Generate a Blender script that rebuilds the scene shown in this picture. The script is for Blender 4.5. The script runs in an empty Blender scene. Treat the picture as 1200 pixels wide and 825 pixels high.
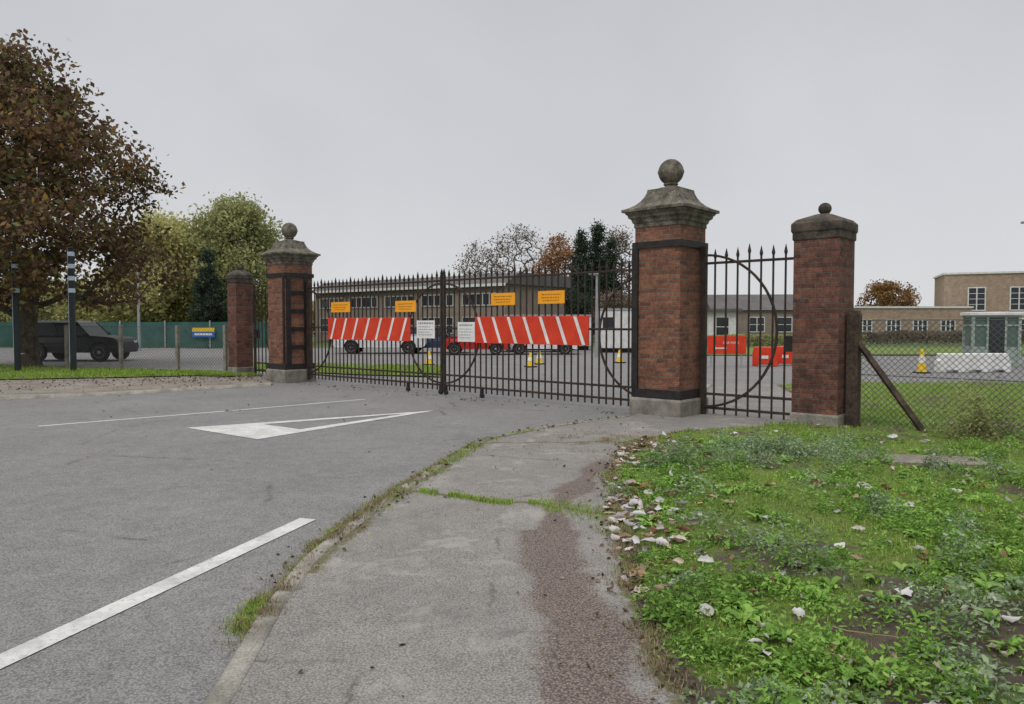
import bpy, math, random
import numpy as np
from mathutils import Vector, noise
random.seed(7); np.random.seed(7)
S=bpy.context.scene
S.view_settings.view_transform='Standard'
try: S.view_settings.look='None'
except Exception: pass
S.view_settings.exposure=0
COL=S.collection
# ------------------------------------------------------------ materials
def newmat(name,rough=.85,metal=0.0):
    m=bpy.data.materials.new(name); m.use_nodes=True
    nt=m.node_tree; b=nt.nodes['Principled BSDF']
    b.inputs['Roughness'].default_value=rough; b.inputs['Metallic'].default_value=metal
    b.inputs['Specular IOR Level'].default_value=.3
    return m,nt,b
def ramp(nt,src,stops,interp='LINEAR'):
    r=nt.nodes.new('ShaderNodeValToRGB'); r.color_ramp.interpolation=interp
    els=r.color_ramp.elements
    while len(els)<len(stops): els.new(.5)
    for e,(p,c) in zip(els,stops):
        e.position=p; e.color=(c[0],c[1],c[2],1) if hasattr(c,'__len__') else (c,c,c,1)
    nt.links.new(src,r.inputs['Fac']); return r.outputs['Color']
def mixc(nt,fac,a,b,mode='MIX'):
    n=nt.nodes.new('ShaderNodeMix'); n.data_type='RGBA'; n.blend_type=mode
    for sock,v in ((0,fac),(6,a),(7,b)):
        if isinstance(v,bpy.types.NodeSocket): nt.links.new(v,n.inputs[sock])
        elif hasattr(v,'__len__'): n.inputs[sock].default_value=(v[0],v[1],v[2],1)
        else: n.inputs[sock].default_value=v
    return n.outputs[2]
def coord(nt,kind='Object'):
    return nt.nodes.new('ShaderNodeTexCoord').outputs[kind]
def nz(nt,vec,scale,detail=6,rough=.6,dist=0):
    n=nt.nodes.new('ShaderNodeTexNoise'); n.inputs['Scale'].default_value=scale
    n.inputs['Detail'].default_value=detail; n.inputs['Roughness'].default_value=rough
    n.inputs['Distortion'].default_value=dist
    nt.links.new(vec,n.inputs['Vector']); return n.outputs['Fac']
def bump(nt,b,h,strength=.3,dist=.01):
    n=nt.nodes.new('ShaderNodeBump'); n.inputs['Strength'].default_value=strength; n.inputs['Distance'].default_value=dist
    nt.links.new(h,n.inputs['Height']); nt.links.new(n.outputs[0],b.inputs['Normal'])
def attr(nt,name):
    n=nt.nodes.new('ShaderNodeAttribute'); n.attribute_name=name; return n.outputs['Fac']
def mathn(nt,op,a,b=0.0):
    n=nt.nodes.new('ShaderNodeMath'); n.operation=op
    for i,v in enumerate((a,b)):
        if isinstance(v,bpy.types.NodeSocket): nt.links.new(v,n.inputs[i])
        else: n.inputs[i].default_value=v
    return n.outputs[0]
def noisemat(name,c1,c2,scale=3,rough=.85,bs=.2,bscale=40,metal=0,lo=.35,hi=.65,dist=.005,fine=.25):
    m,nt,b=newmat(name,rough,metal); v=coord(nt)
    a=ramp(nt,nz(nt,v,scale,8),[(lo,c1),(hi,c2)])
    f=nz(nt,v,bscale,4)
    g=ramp(nt,f,[(.3,1-fine),(.7,1+fine)])
    c=mixc(nt,1.0,a,g,'MULTIPLY'); nt.links.new(c,b.inputs['Base Color'])
    bump(nt,b,f,bs,dist); return m
def flat(name,c,rough=.5,metal=0,var=.12):
    return noisemat(name,[x*(1-var) for x in c],[min(1,x*(1+var)) for x in c],4,rough,.05,60,metal,fine=.05)
def asphalt(name,c1,c2,patch=False):
    m,nt,b=newmat(name,.9); v=coord(nt)
    big=ramp(nt,nz(nt,v,.55,8,.68,.3),[(.3,c1),(.7,c2)])
    sp=nt.nodes.new('ShaderNodeTexVoronoi'); sp.inputs['Scale'].default_value=80; nt.links.new(v,sp.inputs['Vector'])
    spc=ramp(nt,sp.outputs['Distance'],[(.0,1.5),(.35,1.0),(.8,.5)])
    c=mixc(nt,.85,big,spc,'MULTIPLY')
    f2=ramp(nt,nz(nt,v,150,4,.8),[(.3,.65),(.7,1.36)]); c=mixc(nt,.9,c,f2,'MULTIPLY')
    f3=ramp(nt,nz(nt,v,6,8,.75),[(.25,.74),(.5,1.0),(.75,1.17)]); c=mixc(nt,1,c,f3,'MULTIPLY')
    st=ramp(nt,nz(nt,v,1.7,6,.65),[(.55,0),(.72,.42)]); c=mixc(nt,st,c,[x*.55 for x in c1])
    gt=ramp(nt,nz(nt,v,38,3,.9),[(.66,0),(.70,.5)]); c=mixc(nt,gt,c,[x*1.6 for x in c2])
    nn=nt.nodes.new('ShaderNodeTexNoise'); nn.inputs['Scale'].default_value=3.5; nn.inputs['Detail'].default_value=9; nn.inputs['Roughness'].default_value=.8; nt.links.new(v,nn.inputs['Vector'])
    vv=mixc(nt,.16,v,nn.outputs['Color'])
    vo=nt.nodes.new('ShaderNodeTexVoronoi'); vo.feature='DISTANCE_TO_EDGE'; vo.inputs['Scale'].default_value=.55 if patch else .33; nt.links.new(vv,vo.inputs['Vector'])
    cr=ramp(nt,vo.outputs['Distance'],[(.0,1),(.0035,.8),(.008,0)])
    mk=ramp(nt,nz(nt,v,.9,5,.7),[(.46 if patch else .50,0),(.58,.65)])
    cr=mixc(nt,1,cr,mk,'MULTIPLY'); c=mixc(nt,cr,c,(.06,.056,.05))
    if patch:
        pale=ramp(nt,nz(nt,v,1.3,7,.75,.4),[(.54,0),(.62,.55)]); c=mixc(nt,pale,c,(.33,.31,.28))
        dk=ramp(nt,nz(nt,v,3.1,7,.8,.6),[(.60,0),(.70,.5)]); c=mixc(nt,dk,c,(.11,.10,.09))
        ed=mathn(nt,'ADD',attr(nt,'patch'),mathn(nt,'MULTIPLY',mathn(nt,'SUBTRACT',nz(nt,v,6,10,.88),.5),1.9))
        pm=ramp(nt,ed,[(.40,0),(.68,.88)])
        red=ramp(nt,sp.outputs['Distance'],[(.0,(.32,.26,.225)),(.3,(.17,.128,.108)),(.7,(.065,.050,.042))])
        red=mixc(nt,1,red,ramp(nt,nz(nt,v,60,5,.8),[(.3,.5),(.7,1.6)]),'MULTIPLY')
        c=mixc(nt,pm,c,red)
        ms=mathn(nt,'ADD',attr(nt,'moss'),mathn(nt,'MULTIPLY',mathn(nt,'SUBTRACT',nz(nt,v,14,8,.85),.5),1.7))
        mm=ramp(nt,ms,[(.48,0),(.72,.92)])
        mc=ramp(nt,nz(nt,v,60,4),[(.35,(.07,.058,.036)),(.6,(.13,.125,.05)),(.7,(.18,.22,.05))])
        c=mixc(nt,mm,c,mc)
    nt.links.new(c,b.inputs['Base Color']); bump(nt,b,sp.outputs['Distance'],.6,.005)
    return m
def brickmat(name,c1,c2,mortar,stain=.5,ms=.009):
    m,nt,b=newmat(name,.9); v=coord(nt,'UV'); o=coord(nt)
    br=nt.nodes.new('ShaderNodeTexBrick'); nt.links.new(v,br.inputs['Vector'])
    br.inputs['Scale'].default_value=1; br.inputs['Brick Width'].default_value=.225; br.inputs['Row Height'].default_value=.075
    br.inputs['Mortar Size'].default_value=ms; br.inputs['Mortar Smooth'].default_value=.3; br.inputs['Bias'].default_value=-.1
    br.inputs['Color1'].default_value=(*c1,1); br.inputs['Color2'].default_value=(*c2,1); br.inputs['Mortar'].default_value=(*mortar,1)
    s=ramp(nt,nz(nt,o,1.6,8,.7),[(.3,1-stain),(.6,1.1)]); c=mixc(nt,1,br.outputs['Color'],s,'MULTIPLY')
    s2=ramp(nt,nz(nt,o,26,5,.75),[(.3,.55),(.7,1.45)]); c=mixc(nt,1,c,s2,'MULTIPLY')
    wh=ramp(nt,nz(nt,o,5,6,.7),[(.58,0),(.74,.45)]); c=mixc(nt,wh,c,(.27,.21,.17))
    nt.links.new(c,b.inputs['Base Color']); h=mathn(nt,'SUBTRACT',nz(nt,o,50,4),br.outputs['Fac']); bump(nt,b,h,.8,.008)
    return m
def leafmat(name,stops,clump=.6,cs=.7,trans=.25):
    m,nt,b=newmat(name,.75); g=nt.nodes.new('ShaderNodeNewGeometry')
    c=ramp(nt,g.outputs['Random Per Island'],stops)
    k=ramp(nt,nz(nt,coord(nt),cs,4),[(.3,1-clump),(.7,1+clump*.5)])
    c=mixc(nt,1,c,k,'MULTIPLY'); nt.links.new(c,b.inputs['Base Color'])
    t=nt.nodes.new('ShaderNodeBsdfTranslucent'); nt.links.new(c,t.inputs['Color'])
    mx=nt.nodes.new('ShaderNodeMixShader'); mx.inputs[0].default_value=trans
    nt.links.new(b.outputs[0],mx.inputs[1]); nt.links.new(t.outputs[0],mx.inputs[2])
    nt.links.new(mx.outputs[0],nt.nodes['Material Output'].inputs['Surface']); return m

M={}
M['road']=asphalt('road_asphalt',(.185,.181,.177),(.240,.235,.229))
M['pave']=asphalt('pavement_tarmac',(.200,.187,.173),(.265,.248,.229),patch=True)
M['path']=noisemat('dirt_path',(.15,.13,.105),(.24,.215,.185),1.2,.95,.5,25,fine=.4)
M['kerb']=noisemat('kerb_concrete',(.17,.16,.135),(.33,.31,.27),3.5,.9,.6,70,fine=.35)
M['concrete']=noisemat('concrete',(.13,.12,.10),(.27,.25,.215),4,.9,.5,60,fine=.35)
M['stone']=noisemat('weathered_stone',(.052,.048,.038),(.20,.178,.14),6,.95,.7,35,fine=.45,dist=.010)
M['darkstone']=noisemat('dark_weathered_stone',(.035,.03,.027),(.11,.088,.07),5,.95,.6,35,fine=.4,dist=.01)
M['brick']=brickmat('red_brick',(.275,.115,.068),(.115,.052,.038),(.16,.13,.10),.5)
M['brickdark']=brickmat('dark_red_brick',(.20,.082,.057),(.08,.04,.034),(.12,.095,.08),.6)
M['brickfar']=noisemat('brown_brick_far',(.19,.155,.13),(.25,.20,.165),1.5,.9,.3,12,fine=.2)
M['brickyel']=brickmat('buff_brick_far',(.37,.27,.19),(.26,.175,.12),(.36,.30,.24),.3,.012)
M['iron']=noisemat('black_iron',(.012,.012,.013),(.03,.026,.024),8,.6,.2,60)
M['rust']=noisemat('rusty_dark_iron',(.020,.016,.014),(.055,.035,.026),6,.7,.3,60)
M['red']=noisemat('red_board_paint',(.52,.035,.012),(.66,.055,.02),3,.45,.05,50,fine=.08)
M['white']=noisemat('white_paint',(.6,.6,.58),(.78,.78,.76),3,.5,.05,50,fine=.06)
M['orange']=noisemat('orange_sign',(.80,.32,.012),(.9,.40,.02),3,.5,.05,50,fine=.06)
M['black']=flat('black_plastic',(.015,.015,.016),.5)
M['rubber']=flat('tyre_rubber',(.02,.02,.02),.85)
M['glass']=flat('dark_window_glass',(.03,.035,.04),.08)
M['greenglass']=flat('greenish_glass',(.10,.15,.13),.12)
M['silver']=flat('alloy_metal',(.3,.3,.32),.4,.5)
M['galv']=flat('galvanised_steel',(.32,.33,.34),.5,.3)
M['wire']=flat('fence_wire',(.075,.078,.075),.7,.0)
M['wood']=noisemat('weathered_dark_timber',(.035,.026,.02),(.09,.065,.05),6,.9,.6,30,fine=.4)
M['paintblack']=flat('black_car_paint',(.006,.007,.009),.38)
M['tint']=flat('tinted_car_glass',(.01,.012,.014),.15)
M['paintwhite']=flat('white_car_paint',(.6,.6,.6),.25)
M['paintblue']=flat('dark_blue_car_paint',(.03,.05,.10),.25)
M['paintred']=flat('red_car_paint',(.4,.02,.015),.25)
M['paintsilver']=flat('silver_car_paint',(.4,.41,.42),.25,.3)
M['teal']=noisemat('green_screen_mesh',(.025,.08,.07),(.045,.12,.10),1,.8,.1,30)
M['greenframe']=flat('grey_green_painted_frame',(.30,.36,.32),.6)
M['roofdark']=noisemat('dark_roof_felt',(.085,.08,.08),(.13,.12,.115),1,.9,.2,20)
M['render']=flat('white_render',(.6,.6,.58),.8)
M['frame']=flat('grey_window_frame',(.38,.38,.37),.8)
M['yellow']=flat('yellow_plastic',(.75,.5,.03),.5)
M['blue']=flat('blue_sign',(.02,.12,.4),.5)
M['paleblue']=flat('pale_reflective_band',(.42,.52,.60),.5)
M['postdark']=flat('dark_post_paint',(.02,.024,.03),.5)
M['lamp']=flat('headlamp_lens',(.5,.52,.55),.1)
M['redlens']=flat('red_lens',(.4,.02,.02),.2)
M['ochre']=flat('ochre_lettering',(.35,.13,.02),.6)
M['bark']=noisemat('tree_bark',(.045,.036,.028),(.11,.09,.07),4,.95,.8,18,fine=.4,dist=.03)
M['barkfar']=noisemat('grey_brown_bark',(.08,.065,.055),(.14,.12,.10),4,.95,.3,18)
def white_mark():
    m,nt,b=newmat('worn_road_paint',.7); v=coord(nt)
    w=ramp(nt,nz(nt,v,24,10,.9),[(.36,(.21,.21,.205)),(.47,(.56,.56,.54))])
    w2=ramp(nt,nz(nt,v,3.3,7,.75),[(.3,.62),(.6,1.05)]); c=mixc(nt,1,w,w2,'MULTIPLY')
    nt.links.new(c,b.inputs['Base Color']); bump(nt,b,nz(nt,v,200,3),.3,.003)
    # chipped edges and holes where the paint has gone
    a=ramp(nt,mathn(nt,'ADD',nz(nt,v,9,10,.9),mathn(nt,'MULTIPLY',nz(nt,v,70,4,.8),.25)),[(.47,.15),(.53,1)]); nt.links.new(a,b.inputs['Alpha']); return m
M['mark']=white_mark()
def verge_mat():
    m,nt,b=newmat('verge_soil_and_grass',.95); v=coord(nt)
    soil=ramp(nt,nz(nt,v,6,8,.75),[(.3,(.06,.046,.034)),(.6,(.135,.105,.078)),(.75,(.22,.18,.14))])
    gr=ramp(nt,nz(nt,v,18,8,.8),[(.3,(.065,.095,.022)),(.55,(.16,.22,.045)),(.75,(.22,.27,.065))])
    e=mathn(nt,'ADD',attr(nt,'dirt'),mathn(nt,'MULTIPLY',mathn(nt,'SUBTRACT',nz(nt,v,9,8,.8),.5),1.1))
    c=mixc(nt,ramp(nt,e,[(.38,0),(.55,1)]),gr,soil)
    nt.links.new(c,b.inputs['Base Color']); bump(nt,b,nz(nt,v,25,8,.8),1,.03); return m
M['verge']=verge_mat()
def groundmat():
    m,nt,b=newmat('distant_grass',.95); v=coord(nt)
    gr=ramp(nt,nz(nt,v,.25,8,.7),[(.3,(.06,.09,.03)),(.6,(.10,.14,.045)),(.75,(.14,.15,.065))])
    f=ramp(nt,nz(nt,v,8,5,.8),[(.3,.7),(.7,1.25)]); c=mixc(nt,1,gr,f,'MULTIPLY')
    nt.links.new(c,b.inputs['Base Color']); bump(nt,b,nz(nt,v,12,5),.6,.05); return m
M['ground']=groundmat()
def gutter_mat():
    m,nt,b=newmat('gutter_dirt',.95); v=coord(nt)
    c=ramp(nt,nz(nt,v,40,6,.8),[(.3,(.07,.055,.04)),(.55,(.16,.13,.095)),(.7,(.26,.22,.17))])
    nt.links.new(c,b.inputs['Base Color']); bump(nt,b,nz(nt,v,60,5,.8),1,.01)
    e=mathn(nt,'ADD',attr(nt,'fade'),mathn(nt,'MULTIPLY',mathn(nt,'SUBTRACT',nz(nt,v,7,9,.85),.5),1.8))
    a=ramp(nt,e,[(.45,0),(.65,.9)]); nt.links.new(a,b.inputs['Alpha']); return m
M['gutter']=gutter_mat()
M['blade']=leafmat('grass_blades',[(0,(.13,.23,.025)),(.5,(.24,.38,.045)),(.85,(.33,.47,.08)),(1,(.46,.42,.2))],.35,1.5)
M['weed']=leafmat('weed_leaves',[(0,(.12,.25,.04)),(.6,(.22,.40,.065)),(1,(.33,.49,.12))],.4,2)
M['sage']=leafmat('grey_green_weed_leaves',[(0,(.16,.24,.11)),(.6,(.26,.36,.19)),(1,(.37,.45,.3))],.3,2)
M['dry']=leafmat('dry_grass',[(0,(.18,.135,.07)),(.6,(.31,.25,.14)),(1,(.42,.36,.22))],.3,2)
M['litter']=leafmat('fallen_leaves',[(0,(.14,.08,.05)),(.2,(.26,.15,.07)),(.34,(.34,.26,.18)),(.5,(.46,.42,.40)),(.85,(.62,.60,.60)),(1,(.44,.22,.07))],.2,3,.1)
M['litterdark']=leafmat('dark_fallen_leaves',[(0,(.06,.045,.03)),(.6,(.16,.115,.075)),(1,(.32,.25,.18))],.2,3,.1)
M['l_brown']=leafmat('mixed_autumn_leaves',[(0,(.09,.055,.036)),(.35,(.16,.088,.052)),(.6,(.21,.12,.055)),(.75,(.15,.155,.06)),(.88,(.20,.20,.075)),(1,(.38,.21,.05))],.55,.4,.35)
M['l_gold']=leafmat('golden_brown_leaves',[(0,(.14,.07,.03)),(.5,(.25,.13,.04)),(1,(.36,.22,.07))],.5,.5)
M['l_olive']=leafmat('olive_leaves',[(0,(.25,.27,.11)),(.5,(.34,.36,.15)),(1,(.42,.42,.2))],.3,.35,.35)
M['l_yel']=leafmat('pale_yellow_green_leaves',[(0,(.34,.34,.12)),(.5,(.45,.44,.17)),(1,(.54,.50,.22))],.3,.35,.35)
M['l_dark']=leafmat('dark_conifer_needles',[(0,(.02,.038,.022)),(.6,(.04,.068,.042)),(1,(.07,.10,.055))],.5,.8)
M['l_orange']=leafmat('orange_leaves',[(0,(.25,.13,.06)),(1,(.42,.22,.10))],.4,.5)
M['l_twig']=leafmat('sparse_brown_leaves',[(0,(.13,.10,.075)),(1,(.22,.17,.12))],.4,.5)

# ------------------------------------------------------------ mesh helpers
class MB:
    def __init__(s): s.v=[];s.f=[];s.m=[]
    def add(s,vs,fs,mi=0):
        o=len(s.v); s.v+= [tuple(p) for p in vs]; s.f+=[tuple(i+o for i in f) for f in fs]; s.m+=[mi]*len(fs); return s
    def box(s,x0,x1,y0,y1,z0,z1,mi=0):
        return s.add([(x0,y0,z0),(x1,y0,z0),(x1,y1,z0),(x0,y1,z0),(x0,y0,z1),(x1,y0,z1),(x1,y1,z1),(x0,y1,z1)],
         [(0,3,2,1),(4,5,6,7),(0,1,5,4),(1,2,6,5),(2,3,7,6),(3,0,4,7)],mi)
    def loft(s,prof,mi=0,cx=0,cy=0):
        vs=[];fs=[]
        for h,z in prof: vs+=[(cx-h,cy-h,z),(cx+h,cy-h,z),(cx+h,cy+h,z),(cx-h,cy+h,z)]
        n=len(prof)
        for i in range(n-1):
            for k in range(4):
                a=i*4+k;b=i*4+(k+1)%4; fs.append((a,b,b+4,a+4))
        fs.append((3,2,1,0)); fs.append(tuple(range((n-1)*4,n*4)))
        return s.add(vs,fs,mi)
    def tube(s,p0,p1,r0,r1=None,n=6,mi=0,cap=True):
        r1=r0 if r1 is None else r1
        p0=Vector(p0);p1=Vector(p1); d=(p1-p0)
        if d.length<1e-6: return s
        d.normalize(); a=d.orthogonal().normalized(); b=d.cross(a)
        vs=[]
        for p,r in ((p0,r0),(p1,r1)):
            for k in range(n):
                t=2*math.pi*(k+.5)/n; vs.append(p+a*math.cos(t)*r+b*math.sin(t)*r)
        fs=[(k,(k+1)%n,(k+1)%n+n,k+n) for k in range(n)]
        if cap: fs+=[tuple(range(n-1,-1,-1)),tuple(range(n,2*n))]
        return s.add(vs,fs,mi)
    def lathe(s,prof,n=20,c=(0,0,0),mi=0,rib=0,nr=12):
        vs=[];fs=[]
        for r,z in prof:
            for k in range(n):
                t=2*math.pi*k/n; q=r*(1+rib*math.cos(nr*t)); vs.append((c[0]+q*math.cos(t),c[1]+q*math.sin(t),c[2]+z))
        for i in range(len(prof)-1):
            for k in range(n): fs.append((i*n+k,i*n+(k+1)%n,(i+1)*n+(k+1)%n,(i+1)*n+k))
        fs+=[tuple(range(n-1,-1,-1)),tuple(range((len(prof)-1)*n,len(prof)*n))]
        return s.add(vs,fs,mi)
    def sphere(s,c,r,n=20,mi=0,band=0,rib=0,zs=.96):
        pr=[(max(.001,r*math.sin(math.pi*i/16)*(1+(band if i==8 else 0))),-r*zs*math.cos(math.pi*i/16)) for i in range(17)]
        return s.lathe(pr,n,c,mi,rib)
    def extr(s,poly,y0,y1,mi=0):
        n=len(poly); vs=[(x,y0,z) for x,z in poly]+[(x,y1,z) for x,z in poly]
        fs=[tuple(range(n)),tuple(range(2*n-1,n-1,-1))]+[((k+1)%n,k,k+n,(k+1)%n+n) for k in range(n)]
        return s.add(vs,fs,mi)
    def make(s,name,mats,parent=None,loc=(0,0,0),rotz=0,smooth=False,bevel=0,seg=2):
        me=bpy.data.meshes.new(name); me.from_pydata(s.v,[],s.f)
        if not isinstance(mats,(list,tuple)): mats=[mats]
        for m in mats: me.materials.append(m)
        me.polygons.foreach_set('material_index',s.m)
        uv=me.uv_layers.new(name='UVMap')
        for p in me.polygons:
            n=p.normal; ax=max(range(3),key=lambda i:abs(n[i]))
            for li in p.loop_indices:
                c=me.vertices[me.loops[li].vertex_index].co
                uv.data[li].uv=((c.y if ax==0 else c.x),(c.y if ax==2 else c.z))
        if smooth: me.polygons.foreach_set('use_smooth',[True]*len(me.polygons))
        me.update(); ob=bpy.data.objects.new(name,me); COL.objects.link(ob)
        ob.location=loc; ob.rotation_euler=(0,0,rotz)
        if parent: ob.parent=parent
        if bevel:
            b=ob.modifiers.new('Bevel','BEVEL'); b.width=bevel; b.segments=seg; b.limit_method='ANGLE'; b.angle_limit=.6
        return ob
def npmesh(name,V,F,mat,smooth=False,attrs=None,parent=None):
    V=np.asarray(V,dtype=np.float32).reshape(-1,3); F=np.asarray(F,dtype=np.int32); k=F.shape[1]
    me=bpy.data.meshes.new(name); me.vertices.add(len(V)); me.vertices.foreach_set('co',V.ravel())
    me.loops.add(F.size); me.loops.foreach_set('vertex_index',F.ravel())
    me.polygons.add(len(F)); me.polygons.foreach_set('loop_start',np.arange(0,F.size,k,dtype=np.int32))
    me.update(calc_edges=True); me.validate()
    if smooth: me.polygons.foreach_set('use_smooth',np.ones(len(me.polygons),dtype=bool))
    me.materials.append(mat)
    for a,d in (attrs or {}).items():
        at=me.attributes.new(a,'FLOAT','POINT'); at.data.foreach_set('value',np.asarray(d,dtype=np.float32))
    ob=bpy.data.objects.new(name,me); COL.objects.link(ob)
    if parent: ob.parent=parent
    return ob
def tag(ob,label,category=None,group=None,kind=None):
    ob['label']=label
    if category: ob['category']=category
    if group: ob['group']=group
    if kind: ob['kind']=kind
    return ob
def thing(name,loc,rotz,label,category,group=None):
    e=bpy.data.objects.new(name,None); COL.objects.link(e); e.location=loc; e.rotation_euler=(0,0,rotz); e.empty_display_size=.2
    return tag(e,label,category,group)
def structure(ob,label): return tag(ob,label,'ground',None,'structure')

# ------------------------------------------------------------ ground
def sm(x,y,ys,w=.6):
    yy=np.linspace(ys[0],ys[-1],400); xx=np.interp(yy,y,x)
    k=max(1,int(w/((ys[-1]-ys[0])/400))); ker=np.hanning(2*k+3); ker/=ker.sum()
    xp=np.pad(xx,(k+1,k+1),mode='edge'); xs=np.convolve(xp,ker,mode='valid'); return lambda q: np.interp(q,yy,xs)
kerbx=sm([-1.15,-1.285,-1.38,-1.42,-1.12,-.46,.52,2.03,3.1,5.0],[0,3.06,4.0,4.95,6.97,10.04,11.29,12.65,13.6,19],(0,19),.55)
edge0=sm([.7,.70,.71,.85,1.04,1.56,2.4,3.6,4.9,5.3,6,6.8],[0,3.06,4.26,5.91,7.55,9.69,10.7,11.1,11.35,12,15,19],(0,19),.25)
def fn(x,y,s,o=0): return noise.fractal(Vector((x*s,y*s,o)),1.0,2.0,5)
_ey=np.linspace(0,19,1500); _ex=np.array([float(edge0(q))+.06*fn(0,q,2.2,33)+.03*fn(0,q,9,3) for q in _ey])
def edgex(y): return np.interp(y,_ey,_ex)
def sst(a,b,x): t=min(1,max(0,(x-a)/(b-a))); return t*t*(3-2*t)
def ell(x,y,cx,cy,rx,ry): return math.exp(-(((x-cx)/rx)**2+((y-cy)/ry)**2))
def verge_z(x,y):
    d=x-float(edgex(y)); t=sst(0,.9,d)
    return .085+.055*t+.035*t*fn(x,y,1.3)+.012*t*fn(x,y,6,3)+.07*ell(x,y,2.9,8.2,.9,.6)*t
def dirt(x,y):
    d=x-float(edgex(y))
    v=.16+.6*fn(x,y,.9,9)+.32*fn(x,y,3.5,4)
    v+=.75*ell(x,y,2.35,3.4,1.0,.75)+.6*ell(x,y,4.6,6.4,.7,.5)+.35*ell(x,y,1.7,4.4,.5,.4)+.45*ell(x,y,2.4,2.6,1.2,.8)
    v+=.6*math.exp(-(d/.08)**2)
    v-=.55*ell(x,y,1.05,4.0,.28,1.2)+.3*ell(x,y,2.8,6.2,1.5,1.0)
    return v
s=300.0
gnd=npmesh('ground',[(-s*2,-60,-.03),(s*2,-60,-.03),(s*2,s*2,-.03),(-s*2,s*2,-.03)],[(0,1,2,3)],M['ground']); structure(gnd,'wide flat grassy ground reaching the horizon')
rd=npmesh('road',[(-45,-10,0),(50,-10,0),(50,50,0),(-45,50,0)],[(0,1,2,3)],M['road']); structure(rd,'grey worn asphalt road running through the gates')
def gridstrip(name,xa,xb,ys,nv,zf,mat,label,pw=1.0,attrf=None):
    ts=np.linspace(0,1,nv)**pw; V=[];
    at={k:[] for k in (attrf or {})}
    for y in ys:
        a=float(xa(y)); b=float(xb(y))
        for t in ts:
            x=a+(b-a)*t; V.append((x,y,zf(x,y)))
            for k in at: at[k].append(attrf[k](x,y))
    n=len(ys); i=np.arange(n-1)[:,None]*nv+np.arange(nv-1)[None,:]; i=i.ravel()
    F=np.stack([i,i+1,i+nv+1,i+nv],1)
    return structure(npmesh(name,V,F,mat,True,at),label)
pcx=sm([.35,.35,.37,.24,.36,1.0,1.3],[1,3.06,4.0,5.04,6.3,8.3,9.5],(1,9.5),.4)
def patchf(x,y):
    if y>9.3: return 0
    w=.22 if y<5.6 else (.11 if y<6.8 else .16)
    w+=.10*fn(0,y,1.0,7)
    d=abs(x-float(pcx(y))-.09*fn(x,y,2))
    return (1-min(1,max(0,(d-w*.35)/(w*1.3))))*(1-sst(7.6,9.2,y)*.8)
def mossf(x,y):
    ln=6.97+(6.05-6.97)*(x+1.12)/1.97
    a=math.exp(-((y-ln-.10*fn(x,0,2))/.06)**2)*.95
    k=x-float(kerbx(y))-.12; b=math.exp(-(k/.12)**2)*((.75+.5*fn(0,y,1.2,11)) if y>4.6 else .3)
    e=float(edgex(y))-x; c=math.exp(-(e/.11)**2)*.8
    ln2=9.7+(x)*.1+.1*fn(x,0,2,6); g=math.exp(-((y-ln2)/.06)**2)*.85
    h=.55*ell(x,y,1.3,9.9,.7,.8)
    return max(a,b,c,g,h)
gridstrip('pavement',lambda y:kerbx(y)+.12,edgex,np.linspace(0.2,19,640),64,lambda x,y:.082+.006*fn(x,y,.8),M['pave'],'worn tarmac footway with a brownish patched strip',1,{'patch':patchf,'moss':mossf})
gridstrip('grass_verge',edgex,lambda y:np.interp(y,[0,19],[16,34]),np.concatenate([np.linspace(.2,6,230),np.linspace(6.03,19,230)]),150,verge_z,M['verge'],'weedy grass verge with bare soil patches',2.0,{'dirt':dirt})
V=[];ys=np.linspace(.2,19,400)
sec=[(0,-.02),(0,.07),(.018,.086),(.118,.086),(.125,.0)]
for y in ys:
    for o,z in sec: V.append((float(kerbx(y))+o+.006*fn(0,y,3),y,z+.006*fn(0,y,2)))
i=(np.arange(399)[:,None]*5+np.arange(4)[None,:]).ravel(); F=np.stack([i,i+1,i+6,i+5],1)
structure(npmesh('kerb',V,F,M['kerb'],False),'pale concrete kerb edging the footway')
def fadef(x,y):
    d=float(kerbx(y))-x
    g=.9*ell(0,y,0,4.15,9,.35)+1.0*ell(0,y,0,5.7,9,.9)+.8*ell(0,y,0,7.6,9,1.1)+.6*ell(0,y,0,10.3,9,1.6)
    return g*max(0,1-d/.34)+.02
gridstrip('gutter_dirt',lambda y:kerbx(y)-.38,lambda y:kerbx(y)+.001,np.linspace(1,13,300),12,lambda x,y:.004,M['gutter'],'dirt and debris gathered along the kerb',1,{'fade':fadef})
def quadstrip(name,A,B,z,mat,label,n=60,m=14,amp=.02,zl=None):
    def rs(P):
        P=np.array(P,float); d=np.r_[0,np.cumsum(np.hypot(*np.diff(P,axis=0).T))]; t=np.linspace(0,d[-1],n)
        return np.stack([np.interp(t,d,P[:,0]),np.interp(t,d,P[:,1])],1)
    a=rs(A);b=rs(B);V=[];at=[]
    for k in range(n):
        for j in range(m):
            p=a[k]+(b[k]-a[k])*j/(m-1); V.append((p[0],p[1],(zl[j] if zl else z)+amp*fn(p[0],p[1],.8))); at.append(.15+.5*fn(p[0],p[1],1.2,2)+(.5 if j==0 else 0))
    i=(np.arange(n-1)[:,None]*m+np.arange(m-1)[None,:]).ravel()
    return structure(npmesh(name,V,np.stack([i,i+m,i+m+1,i+1],1),mat,True if not zl else False,{'dirt':at}),label)
pA=[(-30,8),(-14,14.8),(-11.1,16.1),(-8.9,17.3),(-6.4,19.8)]
pB=[(-30,14),(-20,18.5),(-14.3,20.8),(-10,22.3),(-7.4,22.2)]
pC=[(-34,34),(-20,28.2),(-14.3,25.8),(-11,24.4),(-8.9,23.5)]
quadstrip('far_path',pA,pB,.05,M['path'],'bare earthy path beside the road')
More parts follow.
